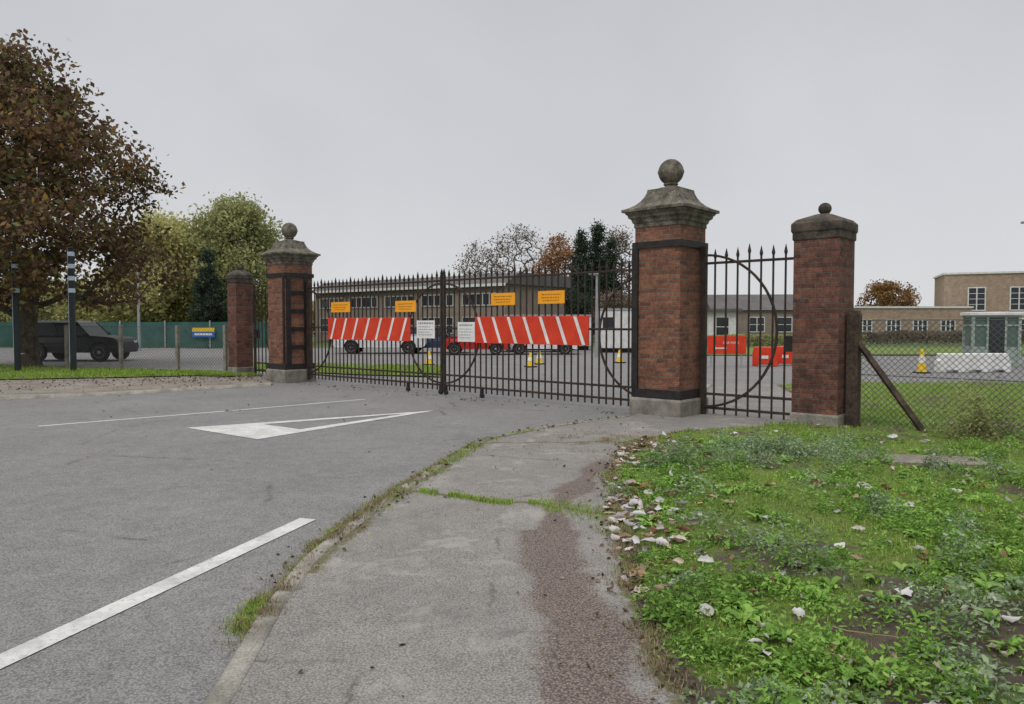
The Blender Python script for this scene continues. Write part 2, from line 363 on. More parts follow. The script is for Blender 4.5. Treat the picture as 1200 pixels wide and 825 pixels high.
quadstrip('far_kerb',[(x,y-.15) for x,y in pA],[(x,y+.02) for x,y in pA],.06,M['kerb'],'low concrete kerb on the far side of the road',m=4,amp=0,zl=[.002,.065,.075,.075])
quadstrip('far_verge',pB,pC,.08,M['verge'],'short grass verge below the wire fence')
quadstrip('inner_verge',[(-10.5,27),(-5,23.6),(-2.2,22.5)],[(-12,31),(-5,29),(-2.5,28)],.04,M['verge'],'green grass strip inside the gates')
quadstrip('inner_lawn',[(8,38),(20,38),(45,38)],[(8,49),(20,49),(45,49)],.05,M['verge'],'lawn in front of the brick offices')
def ribbon(name,pts,w,z,label):
    V=[];F=[]
    for k,p in enumerate(pts):
        a=pts[max(0,k-1)];b=pts[min(len(pts)-1,k+1)]; d=Vector((b[0]-a[0],b[1]-a[1])).normalized(); n=Vector((-d.y,d.x))*w/2
        V+=[(p[0]+n.x,p[1]+n.y,z),(p[0]-n.x,p[1]-n.y,z)]
        if k: F.append((2*k-2,2*k-1,2*k+1,2*k))
    return structure(npmesh(name,V,F,M['mark']),label)
ribbon('edge_line_marking',[(-2.92,2.1),(-2.48,3.6),(-1.72,6.2)],.155,.006,'thick white painted edge line ending by the kerb')
ribbon('lane_line_marking',[(-7.6,11.86),(-5.4,13.9)],.09,.004,'thin worn white lane line')
ribbon('lane_line_marking',[(-5.3,14.0),(-3.2,16.1)],.09,.004,'thin worn white lane line')
P0=Vector((-5.14,11.67));P1=Vector((-3.62,10.5));P2=Vector((-1.45,14.0))
bm0=P0.lerp(P2,.24);bm1=P1.lerp(P2,.24)
q0=P0.lerp(P2,.24)+(P1-P0)*.13; q1=P1.lerp(P2,.24)+(P0-P1)*.13; q2=P0.lerp(P1,.5).lerp(P2,.84)
vs=[(p.x,p.y,.006) for p in (P0,P1,P2,bm0,bm1,q0,q1,q2)]
me=bpy.data.meshes.new('t');me.from_pydata(vs,[],[(0,1,4,6,5,3),(3,5,7,2),(4,2,7,6)]);me.materials.append(M['mark'])
o=bpy.data.objects.new('give_way_triangle_marking',me);COL.objects.link(o);structure(o,'painted white give way triangle on the road')
mb=MB(); mb.box(-.62,.62,-.24,.26,0,.05); o=mb.make('concrete_slab',M['path'],loc=(4.45,8.0,.135),rotz=-.18,bevel=.01); structure(o,'flat concrete slab set in the grass verge')

# ------------------------------------------------------------ gate frame of reference
R0=Vector((2.76,13.0)); ang=math.atan2(-.667,.745); E=Vector((math.cos(ang),math.sin(ang))); Bk=Vector((-math.sin(ang),math.cos(ang)))
def G(x,y=0): p=R0+E*x+Bk*y; return (p.x,p.y)
def main_pillar(x,side,label):
    px,py=G(x); T=thing('gate_pillar',(px,py,0),ang,label,'pillar','brick pillars flanking the gates')
    MB().loft([(.50,-.02),(.50,.33),(.475,.37)]).make('plinth',M['concrete'],T,bevel=.015)
    MB().box(-.44,.44,-.44,.44,.36,3.32).make('brick_shaft',M['brick'],T,bevel=.006)
    MB().loft([(.455,3.30),(.455,3.37),(.475,3.385),(.49,3.44),(.53,3.47),(.535,3.51),(.565,3.535),(.57,3.56),(.615,3.565),(.615,3.615),(.585,3.62),(.51,3.655),(.44,3.70),(.38,3.76),(.335,3.83),(.305,3.90),(.295,3.94),(.295,3.965),(.23,3.97),(.17,3.99),(.12,4.01)]).make('capstone',M['stone'],T,bevel=.006)
    MB().lathe([(.17,3.985),(.11,4.01),(.10,4.035),(.13,4.06),(.12,4.075)],24).make('finial_neck',M['stone'],T)
    MB().sphere((0,0,4.275),.212,72,0,.05,.028,1.06).make('ball_finial',M['stone'],T,smooth=True)
    mb=MB()
    for z0,z1 in ((2.94,3.05),(.375,.52)):
        mb.box(-.475,.475,-.475,-.441,z0,z1);mb.box(-.475,.475,.441,.475,z0,z1);mb.box(-.475,-.441,-.441,.441,z0,z1);mb.box(.441,.475,-.441,.441,z0,z1)
    a,b=(.441,.48) if side>0 else (-.48,-.441)
    for y0,y1 in ((-.40,-.27),(.16,.29)): mb.box(a,b,y0,y1,.521,2.939)
    for z in (.95,1.45,1.95,2.45): mb.box(a+.003*side,b+.003*side,-.269,.159,z,z+.10)
    a,b=(.37,.44) if side>0 else (-.479,-.36)
    mb.box(a,b,-.479,-.441,.521,2.939)
    mb.make('iron_strapping',M['iron'],T)
    return T
main_pillar(0,-1,'tall red brick gate pillar with stone cap and ball')
main_pillar(-12.15,1,'tall red brick gate pillar with ladder-like black ironwork and ball')
def small_pillar(x,lab,hw):
    px,py=G(x); T=thing('side_pillar',(px,py,0),ang,lab,'pillar','brick pillars flanking the gates')
    MB().loft([(hw+.02,-.02),(hw+.02,.28),(hw+.008,.31)]).make('plinth',M['concrete'],T,bevel=.015)
    MB().box(-hw,hw,-hw,hw,.30,2.90).make('brick_shaft',M['brickdark'],T,bevel=.006)
    MB().loft([(hw+.01,2.89),(hw+.018,2.91),(hw+.018,3.0),(hw+.035,3.03),(hw+.035,3.14),(hw-.02,3.20),(.10,3.29),(.06,3.30)]).make('capstone',M['darkstone'],T,bevel=.01)
    MB().sphere((0,0,3.375),.095,20).make('ball_finial',M['darkstone'],T,smooth=True)
small_pillar(2.62,'shorter dark red brick pillar with small ball finial',.335)
small_pillar(-15.0,'shorter brick pillar beside a narrow side gate',.27)

def spear(mb,x,y,z0,z1,w=.013):
    mb.box(x-w,x+w,y-w,y+w,z0,z1-.17)
    mb.loft([(w,z1-.17),(w*1.7,z1-.12),(w*.2,z1)],0,x,y)
def arc(mb,cx,cz,r,a0,a1,y0,y1,w=.02,n=28):
    P=[(cx+r*math.cos(a0+(a1-a0)*i/n),cz+r*math.sin(a0+(a1-a0)*i/n)) for i in range(n+1)]
    vs=[];fs=[]
    for i,(x,z) in enumerate(P):
        ux,uz=(x-cx)/r,(z-cz)/r
        for d in (-w,w):
            for y in (y0,y1): vs.append((x+ux*d,y,z+uz*d))
        if i:
            o=4*i-4; fs+=[(o,o+1,o+5,o+4),(o+2,o+6,o+7,o+3),(o,o+4,o+6,o+2),(o+1,o+3,o+7,o+5)]
    mb.add(vs,fs)
def leaf(hx,d,L,lab,name='entrance_gate',cat='gate',main=True,top=2.62,tip=2.84,r=1.15,cz=1.42,sp=.165):
    px,py=G(hx,.25); T=thing(name,(px,py,0),ang,lab,cat,'wrought iron gates')
    mb=MB(); X=lambda a,b:(min(d*a,d*b),max(d*a,d*b))
    a,b=X(-.045,.045); mb.box(a,b,-.045,.045,.06,top+.32 if not main else top+.2)
    a,b=X(L-.028,L+.028); mb.box(a,b,-.035,.035,.06,top+.16 if main else top+.35)
    mb.loft([(.02,top+.16),(.03,top+.19),(.004,top+.30)],0,d*L if main else 0,0)
    for z in ((top,1.52,.44,.2) if main else (top,.42,.18)):
        a,b=X(.045,L-.028); mb.box(a,b,-.022,.022,z,z+.042)
    mb.make('frame',M['rust'],T,bevel=.004)
    mb=MB(); n=int((L-.12)/sp)
    for k in range(1,n+1):
        x=d*(k*L/(n+1)); spear(mb,x,0,.1,tip+(.05 if k%4==0 else 0))
    mb.make('railing_bars',M['rust'],T)
    if d>0: arcs=((0,-math.pi/2,math.pi/2),) ; arcs2=((L,math.pi/2,1.5*math.pi),)
    else: arcs=((0,math.pi/2,1.5*math.pi),); arcs2=((-L,-math.pi/2,math.pi/2),)
    for cx,a0,a1 in (arcs+arcs2 if main else arcs):
        mb=MB(); arc(mb,cx,cz,r,a0,a1,-.04,-.017); mb.make('hoop_ornament',M['rust'],T)
    if main:
        for fx in (.78,1.0):
            mb=MB(); q=d*L*fx-.05*d*(fx==1)
            mb.box(q-.025,q+.025,-.031,.031,.05,.2); mb.tube((q,-.03,.055),(q,.03,.055),.055,.055,12)
            mb.make('gate_wheel',M['iron'],T)
    else:
        mb=MB(); mb.box(*X(L-.2,L-.06),-.05,.05,1.2,1.45); mb.make('lock_box',M['iron'],T)
    return T
Lf=(12.15-1.0)/2-.04
leaf(-.5,-1,Lf,'large dark iron gate leaf with spear-tipped bars and hoops')
leaf(-11.65,1,Lf,'large dark iron gate leaf with spear-tipped bars and hoops')
leaf(.52,1,1.62,'narrow iron pedestrian gate with half hoop and spear tips','pedestrian_gate','gate',False,2.66,2.92,1.3,1.52,.2)
leaf(-12.67,-1,1.9,'narrow iron pedestrian gate beside a brick pillar','pedestrian_gate','gate',False,2.5,2.74,1.2,1.45,.2)

def board(xc,L,slant,n,lab):
    px,py=G(xc,.25-.075); T=thing('barrier_board',(px,py,1.22),ang,lab,'sign','striped boards fixed to the gates')
    MB().box(-L/2,L/2,-.012,.012,0,.58).make('panel',M['red'],T,bevel=.003)
    mb=MB()
    for k in range(n):
        x=-L/2+(k+.5)*L/n; w=.04; s=slant*.11
        pts=[(x-w-s,.012),(x+w-s,.012),(x+w+s,.568),(x-w+s,.568)]
        pts=[(min(L/2-.01,max(-L/2+.01,a)),b) for a,b in pts]
        mb.add([(a,-.016,b) for a,b in pts],[(0,1,2,3)])
    mb.make('reflective_stripes',M['white'],T)
    for x in (-L*.35,L*.35): MB().box(x-.03,x+.03,.013,.05,.1,.48).make('bracket',M['iron'],T)
def sx(k,off=.175):
    bx,by=R0.x+Bk.x*off,R0.y+Bk.y*off
    return (k*by-bx)/(E.x-k*E.y)
def ks(u): return (u-600)/870
def span(u0,u1): a,b=sx(ks(u0)),sx(ks(u1)); return (a+b)/2,b-a
c,l=span(385,481); board(c,l,1,7,'long red board with white slanting reflective stripes')
c,l=span(557,690); board(c,l,-1,7,'long red board with white slanting reflective stripes')
def smallsign(xc,w,z0,z1,mat,lab,lines,name='warning_sign',cols=None):
    px,py=G(xc,.25-.06); T=thing(name,(px,py,z0),ang,lab,'sign','notices on the gates')
    h=z1-z0; MB().box(-w/2,w/2,-.006,.006,0,h).make('panel',mat,T,bevel=.002)
    mb=MB()
    for (zz,x0,x1,t) in lines:
        x=x0*w
        while x<x1*w-.02:
            q=random.uniform(.03,.08); mb.add([(x,-.009,zz*h-t/2),(min(x+q,x1*w),-.009,zz*h-t/2),(min(x+q,x1*w),-.009,zz*h+t/2),(x,-.009,zz*h+t/2)],[(0,1,2,3)]); x+=q+.018
    mb.make('lettering',cols or M['rust'],T)
ol=[(.72,-.36,.36,.02),(.48,-.36,.3,.018),(.26,-.3,.3,.015)]
for u0,u1,z0,z1 in ((388,410,1.95,2.22),(463,487,1.93,2.2),(575,603,2.04,2.3),(630,661,2.05,2.31)):
    c,l=span(u0,u1); smallsign(c,l,z0,z1,M['orange'],'orange rectangular warning notice fixed to gate bars',ol,cols=M['ochre'])
for u0,u1,z0,z1 in ((488,509,1.3,1.72),(536,556,1.24,1.68)):
    c,l=span(u0,u1); smallsign(c,l,z0,z1,M['white'],'white notice with small dark writing on gate',[(.85,-.4,.4,.04),(.65,-.4,.3,.018),(.5,-.4,.38,.018),(.35,-.4,.25,.018),(.2,-.4,.33,.018)],'notice_board',M['galv'])

# ------------------------------------------------------------ fences
def chain(mb,L,z0,H,p=.07,r=.0022,y=0):
    c=-H
    while c<L:
        for sgn in (1,-1):
            if sgn>0: x0,za,x1,zb=c,0,c+H,H
            else: x0,za,x1,zb=c,H,c+H,0
            if x0<0: za=za+sgn*(0-x0); x0=0
            if x1>L: zb=zb-sgn*(x1-L); x1=L
            if x1-x0>.01: mb.tube((x0,y,z0+za),(x1,y,z0+zb),r,r,3,cap=False)
        c+=p
px,py=G(3.07); T=thing('chain_link_fence',(px,py,0),ang,'chain-link fence with dark timber end post and brace','fence')
mb=MB(); mb.loft([(.085,0),(.085,1.78),(.07,1.84)]); mb.make('post',M['wood'],T,bevel=.01)['label']='thick weathered timber end post'
mb=MB(); mb.tube((.06,-.02,1.38),(1.0,-.1,.1),.05,.05,4); mb.make('brace',M['wood'],T)
mb=MB(); chain(mb,9,.1,1.6,.085,.0042)
for z in (.12,.9,1.7): mb.tube((0,0,z),(9,0,z),.006,.006,4)
mb.make('wire_mesh',M['wire'],T)
mb=MB(); mb.box(3.9,4.02,-.05,.05,0,1.8); mb.make('post',M['concrete'],T)
f0=Vector((-9.0,23.5)); f1=Vector((-21,28.6)); fa=math.atan2(f1.y-f0.y,f1.x-f0.x); FL=(f1-f0).length
T=thing('chain_link_fence',(f1.x,f1.y,.05),fa+math.pi,'low chain-link fence on slim concrete posts','fence')
mb=MB(); chain(mb,FL,.05,1.45,.12,.005)
for z in (.06,.8,1.5): mb.tube((0,0,z),(FL,0,z),.007,.007,4)
mb.make('wire_mesh',M['wire'],T)
for x in (.1,3.0,5.6,8.3,10.9,FL-.1):
    mb=MB(); mb.box(x-.05,x+.05,-.05,.05,0,1.55); mb.make('post',M['concrete'],T)
T=thing('fence_screen',(-48,50.5,0),0,'dark green screened fence around the yard','fence')
mb=MB(); mb.box(0,34,-.02,.02,.05,1.75); mb.make('screen',M['teal'],T)
for k in range(12): MB().box(k*3.05,k*3.05+.08,-.1,-.021,0,1.85).make('post',M['galv'],T)
T=thing('site_sign',(-20.9,50.3,.72),0,'blue and yellow sign on the green screen','sign')
MB().box(-.75,.75,-.02,.02,0,.62).make('panel',M['blue'],T)
MB().box(-.75,.75,-.025,.0,.38,.64).make('header',M['yellow'],T)
MB().box(-.6,.6,-.03,-.0201,.13,.27).make('lettering',M['white'],T)

for x in (-16.4,-14.55):
    T=thing('marker_post',(x,24.6,.05),.3,'tall dark post with pale banding near the top','post','banded posts beside the fence')
    MB().box(-.08,.08,-.08,.08,0,2.5).make('pole',M['postdark'],T,bevel=.01)
    mb=MB(); mb.box(-.08,.08,-.08,.08,2.501,4.1,0)
    for k in range(4): mb.box(-.086,.086,-.086,.086,2.62+k*.40,2.76+k*.40,1)
    mb.make('banding',[M['postdark'],M['paleblue']],T)
    MB().box(-.10,-.081,-.05,.05,.3,4.1).make('edge_strip',M['paleblue'],T)
def lamp(x,y,h,lab,arm=.6):
    T=thing('street_lamp',(x,y,0),0,lab,'lamp post','street lamps')
    MB().tube((0,0,0),(0,0,h),.09,.05,10).tube((0,0,h-.05),(arm,0,h+.05),.035,.035,8).make('pole',M['galv'],T)
    MB().box(arm-.1,arm+.45,-.12,.12,h,h+.12).make('lamp_head',M['galv'],T,bevel=.03)
lamp(-22.6,45,6.2,'grey steel lamp post in the car park',.3)
lamp(4.1,36,4.0,'slim grey lamp post beyond the gates',-.3)
lamp(28.3,40,7.0,'grey lamp post with projecting lamp head',-.9)

# ------------------------------------------------------------ vehicles
def car(loc,rotz,paint,lab,L=4.3,W=1.8,hood=.95,belt=.98,roof=1.48,hb=.75,rb=-1.9,rf=.2,rr=-1.5,wr=.32,xf=1.35,xr=-1.3,clear=.28,name='parked_car',group='parked cars',bed=False,cat='car',glass=None,bv=.05):
    T=thing(name,(loc[0],loc[1],0.0),rotz,lab,cat,group); gl=glass or M['glass']
    def archp(cx): return [(cx+(wr+.06)*math.cos(a),max(clear,wr+(wr+.06)*math.sin(a))) for a in np.linspace(math.pi,0,11)]
    poly=[(-L/2+.06,clear)]+archp(xr)+archp(xf)+[(L/2-.1,clear),(L/2-.01,clear+.12),(L/2+.01,hood-.42),(L/2-.02,hood-.25),(L/2-.1,hood-.1),(L/2-.3,hood-.03),(L/2-.6,hood),(hb+.1,belt),(-L/2+.22,belt),(-L/2+.08,belt-.06),(-L/2+.02,belt-.22),(-L/2,belt-.45)]
    n=len(poly); B=MB()
    def side(y,inset): return [(x*(1-.01*inset),y,z) for x,z in poly]
    vs=side(-W/2+.05,1)+side(-W/2,0)+side(W/2,0)+side(W/2-.05,1)
    for i,(x,y,z) in enumerate(vs):
        t=max(0,(z-.75)/(belt-.75+1e-6)); sgn=-1 if y<0 else 1
        vs[i]=(x,y-sgn*.06*max(0,t)-sgn*.05*max(0,(abs(x)-L/2+.35)/.35),z)
    B.add(vs,[tuple(range(n)),tuple(range(4*n-1,3*n-1,-1))]+[((k+1)%n+q*n,k+q*n,k+n+q*n,(k+1)%n+n+q*n) for k in range(n) for q in range(3)])
    B.make('body',paint,T,bevel=.02,seg=2)
    def gh(b0,b1,t0,t1,z0,z1,in0,in1):
        return [(b0,-W/2+in0,z0),(b1,-W/2+in0,z0),(b1,W/2-in0,z0),(b0,W/2-in0,z0),(t0,-W/2+in1,z1),(t1,-W/2+in1,z1),(t1,W/2-in1,z1),(t0,W/2-in1,z1)]
    FF=[(0,3,2,1),(4,5,6,7),(0,1,5,4),(1,2,6,5),(2,3,7,6),(3,0,4,7)]
    MB().add(gh(rb,hb,rr,rf,belt-.03,roof-.05,.10,.19),FF).make('window',gl,T,bevel=.04,seg=3)
    mb=MB().add(gh(rr-.03,rf+.03,rr+.10,rf-.16,roof-.08,roof,.17,.30),FF)
    for a,b in ((rb,rr),(hb,rf),((rb*.45+hb*.55),(rr*.45+rf*.55)),((rb*.85+hb*.15),(rr*.85+rf*.15))):
        for s_ in (-1,1): mb.tube((a,s_*(W/2-.10),belt-.02),(b,s_*(W/2-.19),roof-.05),.04,.035,4)
    mb.make('roof',paint,T,bevel=.03,seg=3)
    for cx in (xf,xr):
        for s_ in (-1,1):
            y=s_*(W/2-.10)
            w=MB().lathe([(wr*.6,-.1),(wr-.02,-.1),(wr,-.07),(wr,.07),(wr-.02,.1),(wr*.6,.1)],20)
            w.v=[(a+cx,c+y,b+wr) for a,b,c in w.v]; wo=w.make('wheel',M['rubber'],T)
            r=MB().lathe([(wr*.62,.0),(wr*.62,.105),(wr*.5,.09),(wr*.2,.1),(.02,.11)],10); r.v=[(a+cx,c*s_+y,b+wr) for a,b,c in r.v]
            ro=r.make('rim',M['silver'],T); ro.parent=wo
    for s_ in (-1,1):
        MB().box(L/2-.14,L/2+.0,s_*(W/2-.30)-.12,s_*(W/2-.30)+.12,hood-.30,hood-.19).make('headlight',M['lamp'],T,bevel=.01)
        MB().box(-L/2-.012,-L/2+.1,s_*(W/2-.2)-.07,s_*(W/2-.2)+.07,belt-.5,belt-.25).make('tail_light',M['redlens'],T,bevel=.01)
        MB().box(hb-.25,hb-.1,s_*(W/2+.04)-.09,s_*(W/2+.04)+.09,belt,belt+.14).make('wing_mirror',paint,T,bevel=.02)
    MB().box(-L/2-.02,L/2+.02,-W/2+.15,W/2-.15,clear+.02,clear+.16).make('bumper',M['black'],T,bevel=.02)
    if bed: MB().box(-L/2+.1,rb-.1,-W/2+.14,W/2-.14,belt-.3,belt+.012).make('cargo_bed',M['black'],T)
    return T
car((-19.25,33.0),.0,M['paintblack'],'black off-road car parked behind the wire fence',L=4.4,W=1.9,hood=1.08,belt=1.12,roof=1.78,hb=.95,rb=-2.05,rf=.35,rr=-1.9,wr=.4,xf=1.40,xr=-1.32,clear=.36,glass=M['tint'])
car((-7.2,41),.0,M['paintwhite'],'white pickup truck parked beyond the gates',L=5,W=1.8,hood=1.05,belt=1.05,roof=1.72,hb=1.1,rb=-.6,rf=.6,rr=-.5,wr=.36,xf=1.6,xr=-1.5,clear=.36,bed=True)
car((-4.3,42),.0,M['paintblue'],'dark blue hatchback parked beyond the gates',L=3.9,xf=1.2,xr=-1.2,rb=-1.75)
car((-1.9,39.5),math.pi,M['paintred'],'red hatchback parked beyond the gates',L=3.6,xf=1.1,xr=-1.05,rb=-1.65)
car((1.2,43.5),.0,M['paintsilver'],'silver car parked near white trailers')
car((1.6,40),math.pi,M['paintwhite'],'white car parked beyond the gates',L=3.9,xf=1.2,xr=-1.2,rb=-1.75)
def cabin(x,y,L,h,rot,lab):
    T=thing('portable_cabin',(x,y,0),rot,lab,'cabin','white portable cabins')
    MB().box(-L/2,L/2,-1.2,1.2,.25,h).make('wall',M['render'],T,bevel=.03)
    MB().box(-L/2-.05,L/2+.05,-1.25,1.25,h+.002,h+.1).make('roof',M['galv'],T)
    for k in (-.3,.3):
        MB().box(k*L-.3,k*L+.3,-1.22,-1.2,h-1.0,h-.4).make('window',M['glass'],T)
    mb=MB(); mb.box(-L/2+.2,L/2-.2,-1,1,0,.24); mb.make('base',M['black'],T)
cabin(2.2,47,5.5,2.1,0,'white portable cabin behind parked cars')
cabin(6.5,43,3.2,2.4,-.1,'white portable cabin near the yard road')
def cone(x,y,h=.75):
    T=thing('traffic_cone',(x,y,0),.3,'yellow traffic cone with white sleeve standing on tarmac','traffic cone','traffic cones')
    MB().box(-.2,.2,-.2,.2,0.004,.05).make('base',M['black'],T,bevel=.01)
    MB().lathe([(.15,.05),(.11,h*.45),(.075,h*.7),(.04,h)],16).make('body',M['yellow'],T,smooth=False)
    MB().lathe([(.1145,h*.45),(.0795,h*.7)],16).make('sleeve',M['white'],T)
cone(13.6,24.6,.8)
for x,y in ((.7,28),(1.1,30.0),(4.5,31),(-3.3,29.5),(6.2,27)): cone(x,y,.55)
for k in range(3):
    T=thing('water_barrier',(14.75+k*.84,25+.1*k,0),-.05,'white plastic water-filled road barrier with stepped top','barrier','white road barriers')
    MB().extr([(-.41,0),(-.2,0),(-.2,.08),(.2,.08),(.2,0),(.41,0),(.41,.42),(.34,.42),(.34,.64),(-.34,.64),(-.34,.42),(-.41,.42)],-.2,.2).make('body',M['white'],T,bevel=.03)
T=thing('gate_kiosk',(18.7,29,0),-.35,'small pale grey-green glazed security kiosk with flat roof','kiosk')
MB().box(-.75,.75,-.75,.75,0,.7).make('wall',M['greenframe'],T)
MB().box(-.72,.72,-.72,.72,.702,1.95).make('window',M['greenglass'],T)
for a in (-1,1):
    for b in (-1,1): MB().box(a*.76-.05,a*.76+.05,b*.76-.05,b*.76+.05,0,1.95).make('frame',M['greenframe'],T)
for z in (.70,1.55,1.88):
    MB().box(-.709,.709,-.765,-.722,z,z+.06).make('frame',M['greenframe'],T); MB().box(-.765,-.722,-.709,.709,z,z+.06).make('frame',M['greenframe'],T)
for a in (-.28,.32): MB().box(a-.035,a+.035,-.785,-.766,.02,1.94).make('frame',M['greenframe'],T)
MB().box(-.9,.9,-.9,.9,1.952,2.09).make('roof',M['render'],T,bevel=.03)
MB().box(-.24,.28,-.78,-.756,.02,1.86).make('door',M['glass'],T)
def text_mesh(txt,size,mat,parent,loc,rot):
    cu=bpy.data.curves.new('lettering','FONT'); cu.body=txt; cu.size=size; cu.align_x='CENTER'; cu.extrude=.003
    o=bpy.data.objects.new('tmp',cu); COL.objects.link(o); bpy.context.view_layer.update()
    me=bpy.data.meshes.new_from_object(o.evaluated_get(bpy.context.evaluated_depsgraph_get())); bpy.data.objects.remove(o)
    me.materials.clear(); me.materials.append(mat); ob=bpy.data.objects.new('lettering',me); COL.objects.link(ob); ob.parent=parent; ob.location=loc; ob.rotation_euler=rot
    return ob
T=thing('direction_sign',(8.1,28,0),-.05,'red sign with white writing and arrow on posts','sign')
MB().box(-.72,.72,-.02,.02,.5,1.18).make('panel',M['red'],T,bevel=.003)
text_mesh('CAR PARK',.13,M['white'],T,(.15,-.026,.88),(math.pi/2,0,0))
mb=MB(); mb.add([(-.5,-.026,.72),(-.40,-.026,.78),(-.40,-.026,.74),(.0,-.026,.74),(.0,-.026,.70),(-.40,-.026,.70),(-.40,-.026,.66)],[(0,6,5,4,3,2,1)]); mb.make('arrow',M['white'],T)
for q in (-.57,.57): MB().box(q-.03,q+.03,.021,.07,0,1.15).make('post',M['galv'],T)
for bx,by in ((9.75,28.6),(10.75,29.2),(11.8,29.8)):
    T=thing('road_barrier',(bx,by,0),-.3,'low plain red plastic road barrier','barrier','red plastic road barriers')
    MB().extr([(-.46,0),(-.25,0),(-.25,.07),(.25,.07),(.25,0),(.46,0),(.46,.55),(.40,.75),(-.40,.75),(-.46,.55)],-.15,.15).make('body',M['red'],T,bevel=.03)
    MB().box(-.12,.12,-.16,-.151,.3,.42).make('reflective_panel',M['white'],T)

# ------------------------------------------------------------ buildings
def window(T,x,z,w,h,y,mull=2,trans=2,fm=None,t=.07):
    mb=MB(); mb.box(x-w/2,x+w/2,y-.03,y-.002,z,z+h,1)
    mb.box(x-w/2-t,x-w/2,y-.06,y-.003,z-t,z+h+t);mb.box(x+w/2,x+w/2+t,y-.06,y-.003,z-t,z+h+t)
    mb.box(x-w/2,x+w/2,y-.06,y-.003,z+h,z+h+t);mb.box(x-w/2,x+w/2,y-.08,y-.003,z-t,z)
    for k in range(1,mull): mb.box(x-w/2+w*k/mull-t*.5,x-w/2+w*k/mull+t*.5,y-.055,y-.031,z,z+h)
    for k in range(1,trans): mb.box(x-w/2,x+w/2,y-.05,y-.0312,z+h*k/trans-.025,z+h*k/trans+.025)
    mb.make('window',[fm or M['render'],M['glass']],T)
lx,ly=-18.5,70; ba=math.atan2(-18,22.5)
T=thing('long_brick_building',(lx,ly,0),ba,'long low grey-brown brick building with dark roof','building')
MB().box(0,23,0,8,0,4.6).make('wall',M['brickfar'],T)
mb=MB(); mb.add([(-.4,-.4,4.602),(23.4,-.4,4.602),(23.4,8.4,4.602),(-.4,8.4,4.602),(-.4,1.2,5.5),(23.4,1.2,5.5),(-.4,8.4,5.5),(23.4,8.4,5.5)],[(0,1,5,4),(4,5,7,6),(1,2,7,5),(2,3,6,7),(3,0,4,6),(3,2,1,0)]); mb.make('roof',M['roofdark'],T)
MB().box(-.4,23.4,-.46,-.401,4.45,4.66).make('fascia',M['render'],T)
for k in range(5): window(T,2.5+k*4.5,.9,3.4,1.2,0,5,2,M['frame']); window(T,2.5+k*4.5,3.1,3.4,.8,0,5,1,M['frame'],.1)
T=thing('office_building',(46.6,80.2,0),-.4,'two storey buff brick office block with pale parapet','building')
MB().box(0,22,0,8,0,6.9).make('wall',M['brickyel'],T)
MB().box(-.15,22.15,-.15,8.15,6.902,7.1).make('parapet',M['render'],T)
MB().box(.1,21.9,-.08,-.002,2.72,2.86).make('string_course',M['frame'],T)
for k in range(5):
    window(T,3.0+k*3.8,3.1,1.45,2.3,0,2,4,None,.11); window(T,3.0+k*3.8,.4,1.45,1.7,0,2,3,None,.11)
T=thing('office_wing',(32.5,75,0),0,'single storey brick wing with white framed windows','building')
MB().box(0,13.9,0,8,0,3.2).make('wall',M['brickyel'],T)
MB().box(-.12,14.0,-.12,8.12,3.202,3.38).make('parapet',M['render'],T)
for x in (3.1,6.0,8.7,11.5): window(T,x,.35,1.3,1.6,0,3,3,None,.11)
T=thing('low_brick_house',(20.5,70,0),-.1,'low brick house with grey pitched roof','building')
MB().box(-1.5,9,0,7,0,2.9).make('wall',M['brickfar'],T)
mb=MB(); mb.add([(-1.8,-.3,2.902),(9.3,-.3,2.902),(9.3,7.3,2.902),(-1.8,7.3,2.902),(-1.8,3.5,4.5),(9.3,3.5,4.5)],[(0,1,5,4),(2,3,4,5),(1,2,5),(3,0,4),(3,2,1,0)]); mb.make('roof',M['roofdark'],T)
for x in (0,2.5,5,7.3): window(T,x,.9,1.3,1.3,0,2,2)
T=thing('white_entrance_block',(13.5,56,0),-.1,'pale flat roofed entrance block','building')
MB().box(-2,3.4,0,5,0,2.55).make('wall',M['render'],T)
MB().box(-2.3,3.7,-.4,5.2,2.552,2.75).make('roof',M['roofdark'],T)
for x in (-1,.7,2.3): window(T,x,.7,.9,1.4,0,1,2)
T=thing('bungalow',(-47,60,0),.3,'brick bungalow with pale gable roof','building')
MB().box(0,8,0,7,0,2.8).make('wall',M['brickfar'],T)
mb=MB(); mb.add([(-.3,-.3,2.802),(8.3,-.3,2.802),(8.3,7.3,2.802),(-.3,7.3,2.802),(-.3,3.5,5.2),(8.3,3.5,5.2)],[(0,1,5,4),(2,3,4,5),(1,2,5),(3,0,4),(3,2,1,0)]); mb.make('roof',M['roofdark'],T)
window(T,2,.9,1.3,1.2,0); window(T,6,.9,1.3,1.2,0)

